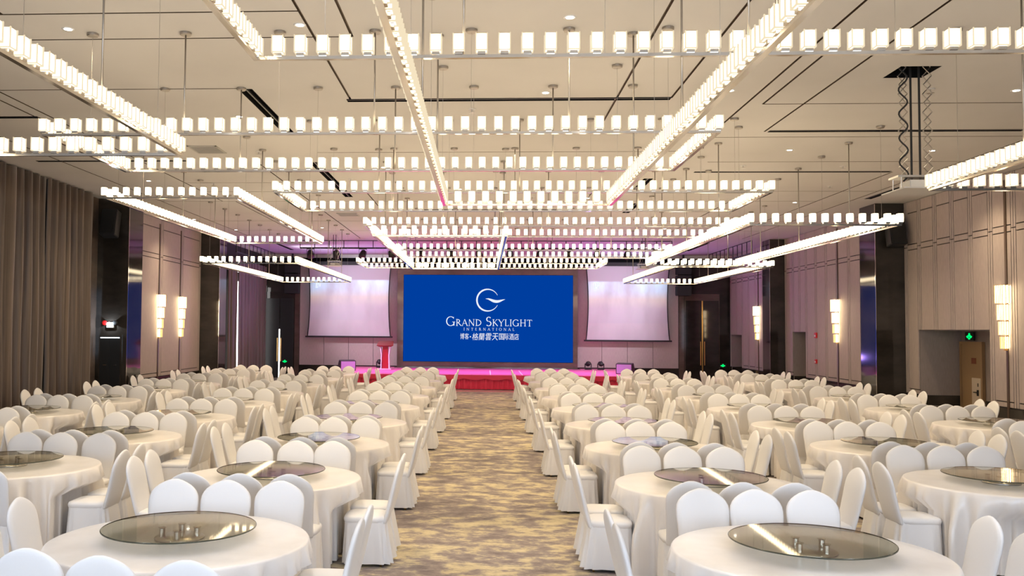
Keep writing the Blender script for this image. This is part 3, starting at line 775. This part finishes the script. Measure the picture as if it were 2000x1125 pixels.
# ------------------------------------------------------------------ ceiling fittings
dl_ring = mesh('trim_ring', lathe([(.045, -.004), (.065, -.01), (.07, -.002), (.07, 0)], 20, False), 'white_metal', True)
dl_lens = mesh('lens', lathe([(.0, -.006), (.045, -.006)], 16, False), 'downlight_glow', fix=False)
sp_me = mesh('deflector', lathe([(.012, 0), (.012, -.05), (.05, -.055), (.05, -.06)], 14), 'steel', False); sp_pl = mesh('escutcheon', lathe([(.055, -.008), (.06, 0)], 16), 'white_metal')
downs = [(-4.7, 10.0), (-2.05, 9.95), (.9, 9.8), (.85, 12.95), (-5.9, 16.9), (.55, 17.0), (5.6, 17.2), (8.2, 17.3), (8.0, 24.2), (-4.6, 24.9), (-5.4, 30.3), (-8.5, 31), (5.9, 30.5), (-9.0, 28), (9.8, 20),
         (-2.9, 29.6), (2.6, 29.2), (-6.3, 37.3), (6.5, 37.5), (2.6, 23.4), (-2.1, 18.9), (-7.6, 12.2), (7.3, 13.0), (3.4, 12.9), (-7.7, 20.6), (7.6, 28.6), (-.6, 21.9), (-3.9, 14.3), (2.4, 19.2), (0.1, 31.6), (5.2, 24.9)]  # closing entries added in the gaps for more light across the hall
def placed(pts):
    out = {}
    for nm, ok in (('left', lambda x: x < -2.2), ('middle', lambda x: -2.2 <= x <= 2.8), ('right', lambda x: x > 2.8)):
        for k, p in enumerate(sorted([p for p in pts if ok(p[0])], key=lambda p: p[1])):
            out[p] = '%s nearest in the %s part of the ceiling' % (ORD[k], nm)
    return out
where_down = placed(downs)
for i, (x, y) in enumerate(downs):
    t = thing('downlight', 'small round lit downlight, '+where_down[(x, y)], 'downlight', (x, y, ZC), group='recessed ceiling downlights')
    ob('trim_ring', dl_ring, t); ob('lens', dl_lens, t)
    light('downlight_beam', 'SPOT', (x, y, ZC-.03), (x, y, 0), DOWN_POWER*(1 if y < 34 else .3), (1, .79, .50), .06, 128, 1.0)
added_downs = [(x, y) for y in (2.2, 4.6, 7.0) for x in (-4.4, -1.3, 1.6, 4.6)]  # unseen lamps added to cool the light on the front tables
for x, y in added_downs:
    t = thing('downlight', 'unseen downlight added above the nearest tables for cool light', 'downlight', (x, y, ZC), group='downlights added over the nearest tables')
    ob('trim_ring', dl_ring, t); ob('lens', dl_lens, t)
    light('downlight_beam', 'SPOT', (x, y, ZC-.03), (x, y, 0), SPOT_POWER, (.86, .91, 1), .06, 95, .8)
sprs = [(-1.0, 8.6), (6.6, 10.3), (6.1, 12.9), (-.2, 13.9), (-4.3, 17.2), (5.2, 18.8), (7.2, 18.9), (-6.3, 21.0), (-3.0, 20.4), (5.5, 21.6), (7.9, 21.5), (3.2, 17.9), (-7.5, 16.2), (-5.6, 25.6), (1.2, 23.2), (6.9, 26.3)]
where_spr = placed(sprs)
for x, y in sprs:
    t = thing('sprinkler', 'small metal sprinkler head, '+where_spr[(x, y)], 'sprinkler', (x, y, ZC), group='ceiling sprinklers')
    ob('escutcheon', sp_pl, t); ob('deflector', sp_me, t)
def grille(x0, x1, y0, y1, label):
    t = thing('air_grille', label, 'air grille', ((x0+x1)/2, (y0+y1)/2, ZC)); hx, hy = (x1-x0)/2, (y1-y0)/2
    part('frame', join(box(-hx, hx, -hy, -hy+.03, -.015, 0), box(-hx, hx, hy-.03, hy, -.015, 0), box(-hx, -hx+.03, -hy, hy, -.015, 0), box(hx-.03, hx, -hy, hy, -.015, 0)), 'grey_paint', t)
    part('backing', box(-hx+.03, hx-.03, -hy+.03, hy-.03, -.004, -.001), 'gap_dark', t)
    n = 8
    for i in range(n):
        y = -hy+.03+(2*hy-.06)*(i+.5)/n; part('slat', box(-hx+.03, hx-.03, y-.018, y+.012, -.014, -.006), 'grey_paint', t)
grille(-5.5, -4.95, 16.6, 17.3, 'grey square air grille in the ceiling at the left')
grille(6.0, 6.55, 21.9, 22.5, 'grey square air grille in the ceiling at the right')
grille(-4.3, -3.7, 26.4, 27.1, 'grey square air grille in the ceiling before the stage')

# ------------------------------------------------------------------ projector lifts
def scissor(parent, x, y, z0, z1, w, n, r):
    h = (z1-z0)/n
    for s in (-1, 1):
        pts = [(x+(w if (i % 2 == 0) == (s > 0) else -w), y+s*.012, z0+h*i) for i in range(n+1)]
        for a, b in zip(pts[:-1], pts[1:]): part('scissor_arm', tube(a, b, r, 5), 'steel', parent)
def lift(x, y, zt, zb, sc, label, cable):
    t = thing('projector_lift', label, 'projector', (x, y, 0))
    for s in (-1, 1):
        part('drop_strap', box(s*.045*sc-.011*sc, s*.045*sc+.011*sc, -.004, .004, zb+.12, zt), 'black_metal', t)
        scissor(t, s*.13*sc, .0, zb+.17, zt, .045*sc, 14 if cable else 4, .006*sc)
    part('top_plate', box(-.24*sc, .24*sc, -.12*sc, .12*sc, zb+.14, zb+.165), 'steel', t)
    part('ceiling_panel', box(-.25*sc, .25*sc, -.28*sc, .28*sc, zb-.03, zb-.012), 'ceiling_paint', t, bevel=.003)
    for a in (-1, 1):
        for b in (-1, 1): part('hang_rod', tube((a*.2*sc, b*.1*sc, zb-.012), (a*.2*sc, b*.1*sc, zb+.14), .006, 6), 'steel', t)
    p = part('projector', box(-.13*sc, .17*sc, -.15*sc, .11*sc, zb-.012, zb+.085*sc), 'projector_white', t, bevel=.008)
    part('vent', box(.04*sc, .15*sc, -.158*sc, -.15*sc, zb+.01, zb+.065*sc), 'grey_paint', p)
    part('lens', lathe([(.03*sc, -.02), (.03*sc, .05)], 16), 'black_plastic', p, True, loc=(-.05*sc, .11*sc, zb+.04*sc), rot=(-PI/2, 0, 0))
    if cable:
        pts = [(-.17+.055*math.sin(k*.62), -.05, zt-(zt-zb-.1)*k/56) for k in range(57)]
        part('power_cable', path_tube(pts, .011), 'black_plastic', t)
lift(5.5, 12.04, ZC+.3, 4.08, 1.18, 'white projector on a long scissor lift dropped from the ceiling hatch', True)
lift(-5.35, 32.6, ZC, 4.5, 1.0, 'small white projector hung before the left projection screen', False)
lift(5.75, 33.6, ZC, 4.5, 1.0, 'small white projector hung before the right projection screen', False)

# ------------------------------------------------------------------ wall sconces
def sconce(sx, x, y, label, power=26):
    t = thing('wall_sconce', label, 'wall lamp', (x, y, 0)); xi = -sx
    part('metal_strip', box(*sorted((0, xi*.02)), -.035, .035, .05, 5.45), 'joint_bronze', t)
    z = 3.26; ws = [.15, .125, .105, .085]; hs = [.40, .35, .31, .28]
    for k in range(4):
        w, h = ws[k], hs[k]
        d0, d1 = sorted((xi*.021, xi*(.02+w*1.1)))
        tier = part('crystal_tier', box(d0, d1, -w*.86, w*.86, z-h+.03, z-.012), 'sconce_glow', t)
        part('tier_plate', box(d0-.006, d1+.006, -w*.95, w*.95, z-.012, z), 'gold_metal', tier)
        dd = d1-d0; bars = [box(d0+dd*q-.008, d0+dd*q+.008, yy-.008, yy+.008, z-h+.02, z-.012) for yy in (-w*.93, w*.93) for q in (.08, .5, .92)]
        front = (d0-.012, d0) if xi < 0 else (d1, d1+.012)
        bars += [box(front[0], front[1], yy-.009, yy+.009, z-h+.02, z-.012) for yy in (-w*.7, -w*.25, w*.25, w*.7)]
        part('crystal_bar', join(*bars), 'sconce_edge', tier)
        z -= h
    part('finial', box(*sorted((xi*.02, xi*.07)), -.03, .03, z-.02, z+.02), 'gold_metal', t)
sconce(1, XR-TH, 19.75, 'tall glowing crystal wall lamp at the right edge of the picture')
sconce(1, XR-TH, 28.9, 'tall glowing crystal wall lamp between the two right stone columns')
sconce(1, XR-TH, 37.1, 'tall glowing crystal wall lamp on the right wall nearest the stage')
sconce(-1, XL+TH, 28.0, 'left one of the two glowing crystal wall lamps on the left wall')
sconce(-1, XL+TH, 30.0, 'right one of the two glowing crystal wall lamps on the left wall')

# ------------------------------------------------------------------ small wall things
for z, w, lab in ((2.15, .09, 'red fire alarm strobe on the right wall beside the narrow niche'), (1.3, .07, 'red fire alarm call point on the right wall below the strobe')):
    t = thing('fire_alarm', lab, 'fire alarm', (XR-TH, 30.75, z))
    part('housing', box(-.05, 0, -w, w, -w, w), 'alarm_red', t, bevel=.01)
    part('window', box(-.058, -.05, -w*.5, w*.5, -w*.5, w*.1), 'white_metal', t)
def exit_sign(loc, rz, w, label):
    t = thing('exit_sign', label, 'exit sign', loc, rz)
    part('case', box(-w, w, -.03, 0, -w*.5, w*.5), 'black_plastic', t, bevel=.005)
    k = w/.2
    pl = [[(-.03, .075), (.04, .075), (.04, .03), (-.03, .03)], [(-.06, .03), (.07, .03), (.055, -.01), (-.045, -.01)], [(-.14, .0), (-.09, -.045), (-.02, -.02), (-.06, .02)], [(.14, .0), (.09, -.045), (.02, -.02), (.06, .02)], [(-.05, -.03), (.05, -.03), (.04, -.075), (-.04, -.075)]]
    V, Fs = [], []
    for p in pl:
        o = len(V); V += [(a*k, -.032, b*k) for a, b in p]; Fs.append(tuple(range(o, o+len(p))))
    ob('green_symbol', mesh('green_symbol', (V, Fs), 'exit_green', fix=False), t)
exit_sign((XR+.93, 23.1, 2.18), -PI/2, .2, 'green lit exit sign over the service door in the right niche')
exit_sign((10.52, YB-.06, .75), 0, .16, 'low green exit sign beside the right stage door')
exit_sign((-9.0, YB-.12, .75), 0, .16, 'low green exit sign beside the left stage door')

# ------------------------------------------------------------------ banquet furniture
def cloth_mesh(seed):
    rnd = random.Random(seed); n = 260
    h = [(k//2*2, rnd.uniform(0, 2*PI), a) for k, a in ((10, .018), (18, .030), (28, .034), (38, .026), (52, .010))]
    prof = [(.0, .76), (.45, .7602), (.80, .7600), (.884, .7592), (.898, .754), (.905, .742), (.908, .70), (.908, .62), (.909, .52), (.910, .40), (.911, .26), (.913, .12), (.914, .015)]
    V = [(0, 0, .76)]; Fs = []
    for r0, z in prof[1:]:
        f = max(0, min(1, (.735-z)/.36))
        for i in range(n):
            a = 2*PI*i/n; r = r0
            if f > 0:
                s = sum(am*1.3*(2*abs(math.sin(k*a/2+p))-1.2) for k, p, am in h)
                r += f*(s*1.25+.03)
            else: s = 0
            x, y = r*math.cos(a), r*math.sin(a); lim = .795+min(.03, max(-.05, s*f*.5))
            if z < .60:       # the cloth gives way to the seats pushed under the rim
                q = min(1, (.60-z)/.08)
                if abs(x) < .70:
                    ly = lim-.10; yy = max(-ly, min(ly, y)); y = y+(yy-y)*q*min(1, (.70-abs(x))/.06)
                if abs(y) < .52:
                    xx = max(-lim, min(lim, x)); x = x+(xx-x)*q*min(1, (.52-abs(y))/.06)
            V.append((x, y, z))
    Fs += [(0, 1+i, 1+(i+1) % n) for i in range(n)]
    for k in range(len(prof)-2):
        o = 1+k*n; Fs += [(o+i, o+n+i, o+n+(i+1) % n, o+(i+1) % n) for i in range(n)]
    return mesh('tablecloth', (V, Fs), 'table_satin', True)
CLOTHS = [cloth_mesh(s) for s in (1, 2, 3)]
TOPM = mesh('table_top', lathe([(.0, .715), (.86, .715), (.885, .72), (.885, .748), (.87, .752), (.0, .752)], 48, False), 'plywood', True)
PEDM = mesh('pedestal', lathe([(.35, 0), (.35, .03), (.06, .06), (.05, .68), (.3, .714)], 20), 'black_metal', True)
LSG = mesh('glass_top', lathe([(.0, .086), (.53, .086), (.535, .083), (.535, .0775), (.0, .0775)], 96, False), ['tinted_glass', 'glass_rim', 'clear_underside'])
for p in LSG.polygons:
    c = p.center; p.material_index = 1 if math.hypot(c.x, c.y) > .5295 else (0 if c.z > .082 else 2)
LSB = mesh('turntable_base', lathe([(.0, .0), (.17, .0), (.175, .006), (.17, .014), (.0, .016)], 40, False), 'steel', True)
LSP = mesh('support_post', lathe([(.022, .014), (.022, .07), (.03, .0772)], 16), 'chrome', False)

def superell(w, t, n=14):
    out = []
    for i in range(n):
        a = 2*PI*i/n; c, s = math.cos(a), math.sin(a)
        out.append((w*math.copysign(abs(c)**.55, c), t*math.copysign(abs(s)**.8, s)))
    return out
def chair_parts():
    # chair faces +Y, origin on the floor under the seat centre
    n = 14
    lv = [(.405, .186, .020), (.42, .192, .027), (.50, .195, .028), (.60, .200, .028), (.70, .206, .027), (.77, .212, .026), (.815, .2115, .026), (.852, .205, .025), (.884, .189, .024), (.911, .166, .022), (.934, .136, .020), (.954, .100, .017), (.970, .060, .013), (.980, .026, .006)]
    V, Fs = [], []
    for z, w, t in lv:
        lean = -.196-(z-.42)*.225+.06*max(0, .55-z)
        V += [(x, y+lean, z) for x, y in superell(w, t, n)]
    for k in range(len(lv)-1): Fs += [(k*n+i, k*n+(i+1) % n, (k+1)*n+(i+1) % n, (k+1)*n+i) for i in range(n)]
    Fs += [tuple(range(n))[::-1], tuple(range((len(lv)-1)*n, len(lv)*n))]
    back = (V, Fs)
    # padded seat
    n = 20; V, Fs = [], []
    def rr(hw, hd, i, p=.42):
        a = 2*PI*i/n; c, s = math.cos(a), math.sin(a)
        return hw*math.copysign(abs(c)**p, c), hd*math.copysign(abs(s)**p, s)
    sl = [(.19, .185, .405), (.208, .203, .415), (.212, .208, .44), (.206, .202, .462), (.17, .168, .474), (.07, .07, .478)]
    for hw, hd, z in sl: V += [(x, y+.005, z) for x, y in (rr(hw, hd, i) for i in range(n))]
    for k in range(len(sl)-1): Fs += [(k*n+i, k*n+(i+1) % n, (k+1)*n+(i+1) % n, (k+1)*n+i) for i in range(n)]
    Fs += [tuple(range(n))[::-1], tuple(range((len(sl)-1)*n, len(sl)*n))]
    seat = (V, Fs)
    # flounced skirt to the floor
    n = 60; V, Fs = [], []
    for z, g, am in ((.432, 0, 0), (.40, .004, .002), (.30, .012, .009), (.17, .024, .017), (.06, .034, .023), (.03, .037, .025)):
        for i in range(n):
            a = 2*PI*i/n; c, s = math.cos(a), math.sin(a)
            x = (.205+g*.42)*math.copysign(abs(c)**.45, c); y = (.204+g*(1.35 if s < 0 else .55))*math.copysign(abs(s)**.45, s)
            m_ = 1+am*3.2*math.sin(13*a+.7*math.sin(3*a))*(.45 if s > .6 else 1)*(1.6 if s < -.6 else 1)
            V.append((max(-.216, min(.216, x*m_)), y*m_, z))
    for k in range(5): Fs += [(k*n+i, (k+1)*n+i, (k+1)*n+(i+1) % n, k*n+(i+1) % n) for i in range(n)]
    skirt = (V, Fs)
    leg = lathe([(.011, 0), (.013, .05), (.014, .40)], 8)
    return back, seat, skirt, leg
cb, cs, ck, cl = chair_parts()
BACKM, SEATM, SKIRTM, LEGM = mesh('backrest', cb, 'chair_cloth', True), mesh('seat', cs, 'chair_cloth', True), mesh('skirt', ck, 'chair_cloth', True), mesh('leg', cl, 'gold_metal', True)

COLY1 = [6.46, 9.22, 11.95, 14.75, 17.65, 20.6, 23.6, 26.65, 29.7]
COLY2 = [9.65, 12.38, 15.1, 18.0, 20.95, 23.95, 26.95, 29.95]
COLY3 = [12.82, 15.55, 18.3, 21.1, 24.0, 27.0, 30.0]
TABLES = []
for sx, xs, side in ((-1, (-2.13, -5.03, -7.86), 'left'), (1, (2.20, 5.20, 8.30), 'right')):
    for c, (x, ys) in enumerate(zip(xs, (COLY1, COLY2, COLY3))):
        for r, y in enumerate(ys): TABLES.append((x, y+random.uniform(-.03, .03), side, c, r, len(ys)))
RANK = ['front', 'second', 'third', 'fourth', 'fifth', 'sixth', 'seventh', 'eighth', 'ninth']
def where(side, c, r):
    colname = ('nearest column %s of the aisle', 'middle column %s of the aisle', 'outer column %s of the aisle')[c] % side
    return RANK[r], colname
D, DN = 1.0, .88
SPOTS = [(dx, -DN, 0, 'near side, ' + n) for dx, n in ((-.44, 'left'), (0, 'middle'), (.44, 'right'))] + \
        [(dx, DN, PI, 'far side, ' + n) for dx, n in ((-.44, 'left'), (0, 'middle'), (.44, 'right'))] + \
        [(-D, dy, -PI/2, 'left side, ' + n) for dy, n in ((-.245, 'nearer'), (.245, 'farther'))] + \
        [(D, dy, PI/2, 'right side, ' + n) for dy, n in ((-.245, 'nearer'), (.245, 'farther'))]
def view(x, y, z):
    p = cam.matrix_world.inverted() @ Vector((x, y, z))
    return CX+F*p.x/-p.z, CY-F*p.y/-p.z, -p.z
bpy.context.view_layer.update()
chairs = []
for (x, y, side, c, r, nr) in TABLES:
    rk, cn = where(side, c, r)
    ti = thing('banquet_table', 'round table under champagne satin cloth, %s from the viewer, %s' % (rk, cn), 'table', (x, y, 0), group='round banquet tables')
    o = ob('tablecloth', random.choice(CLOTHS), ti, rz=random.choice((0, PI/2, PI, -PI/2)) if True else 0)
    ob('table_top', TOPM, ti); ob('pedestal', PEDM, ti)
    lz = thing('lazy_susan', 'round tinted glass turntable on the %s table of the %s' % (rk, cn), 'turntable', (x+random.uniform(-.03, .03), y+random.uniform(-.03, .03), .7605), random.uniform(0, 1.5), group='glass turntables on the banquet tables')
    ob('glass_top', LSG, lz); ob('turntable_base', LSB, lz)
    if y < 16:
        for k in range(4): ob('support_post', LSP, lz, (.12*math.cos(k*PI/2), .12*math.sin(k*PI/2), 0))
    else: ob('support_post', LSP, lz)
    for si, (dx, dy, rz, nm) in enumerate(SPOTS):
        if r == 0 and si < 3:      # the nearest chairs stand farther out
            if side == 'right': continue
            dy -= (.06, .17, .24)[si]; dx += (-.03, .0, .06)[si]
        px, py = x+dx+random.uniform(-.012, .012), y+dy+random.uniform(-.012, .012)
        chairs.append((px, py, rz+random.uniform(-.03, .03), 'white covered chair on %s, %s table of %s' % (nm, rk, cn)))
def rank_chair(q):
    u, v, d = view(q[0], q[1], .8)
    return d+(1000 if (u < -60 or u > 2060 or v > 1260) else 0)
chairs.sort(key=rank_chair)
for i, (x, y, rz, lab) in enumerate(chairs[:300]):
    t = thing('banquet_chair', lab, 'chair', (x, y, 0), rz, group='white covered banquet chairs')
    ob('backrest', BACKM, t); ob('seat', SEATM, t); ob('skirt', SKIRTM, t)
    if i < 110:
        for a in (-1, 1):
            for b in (-1, 1): ob('leg', LEGM, t, (a*.165, b*.155, 0))
V, Fs = [], []
for (x, y, rz, lab) in chairs[300:]:
    u, v, d = view(x, y, .8)
    if u < -150 or u > 2150: continue
    ca, sa = math.cos(rz), math.sin(rz); o = len(V)
    vv, ff = join(cb, cs, ck)
    V += [(x+ca*a-sa*b, y+sa*a+ca*b, z) for a, b, z in vv]; Fs += [tuple(q+o for q in f) for f in ff]
tag(ob('banquet_chair', mesh('far_chairs', (V, Fs), 'chair_cloth', True)), 'rows of white covered chairs at the farthest tables before the stage', 'chairs', 'white covered banquet chairs', 'stuff')
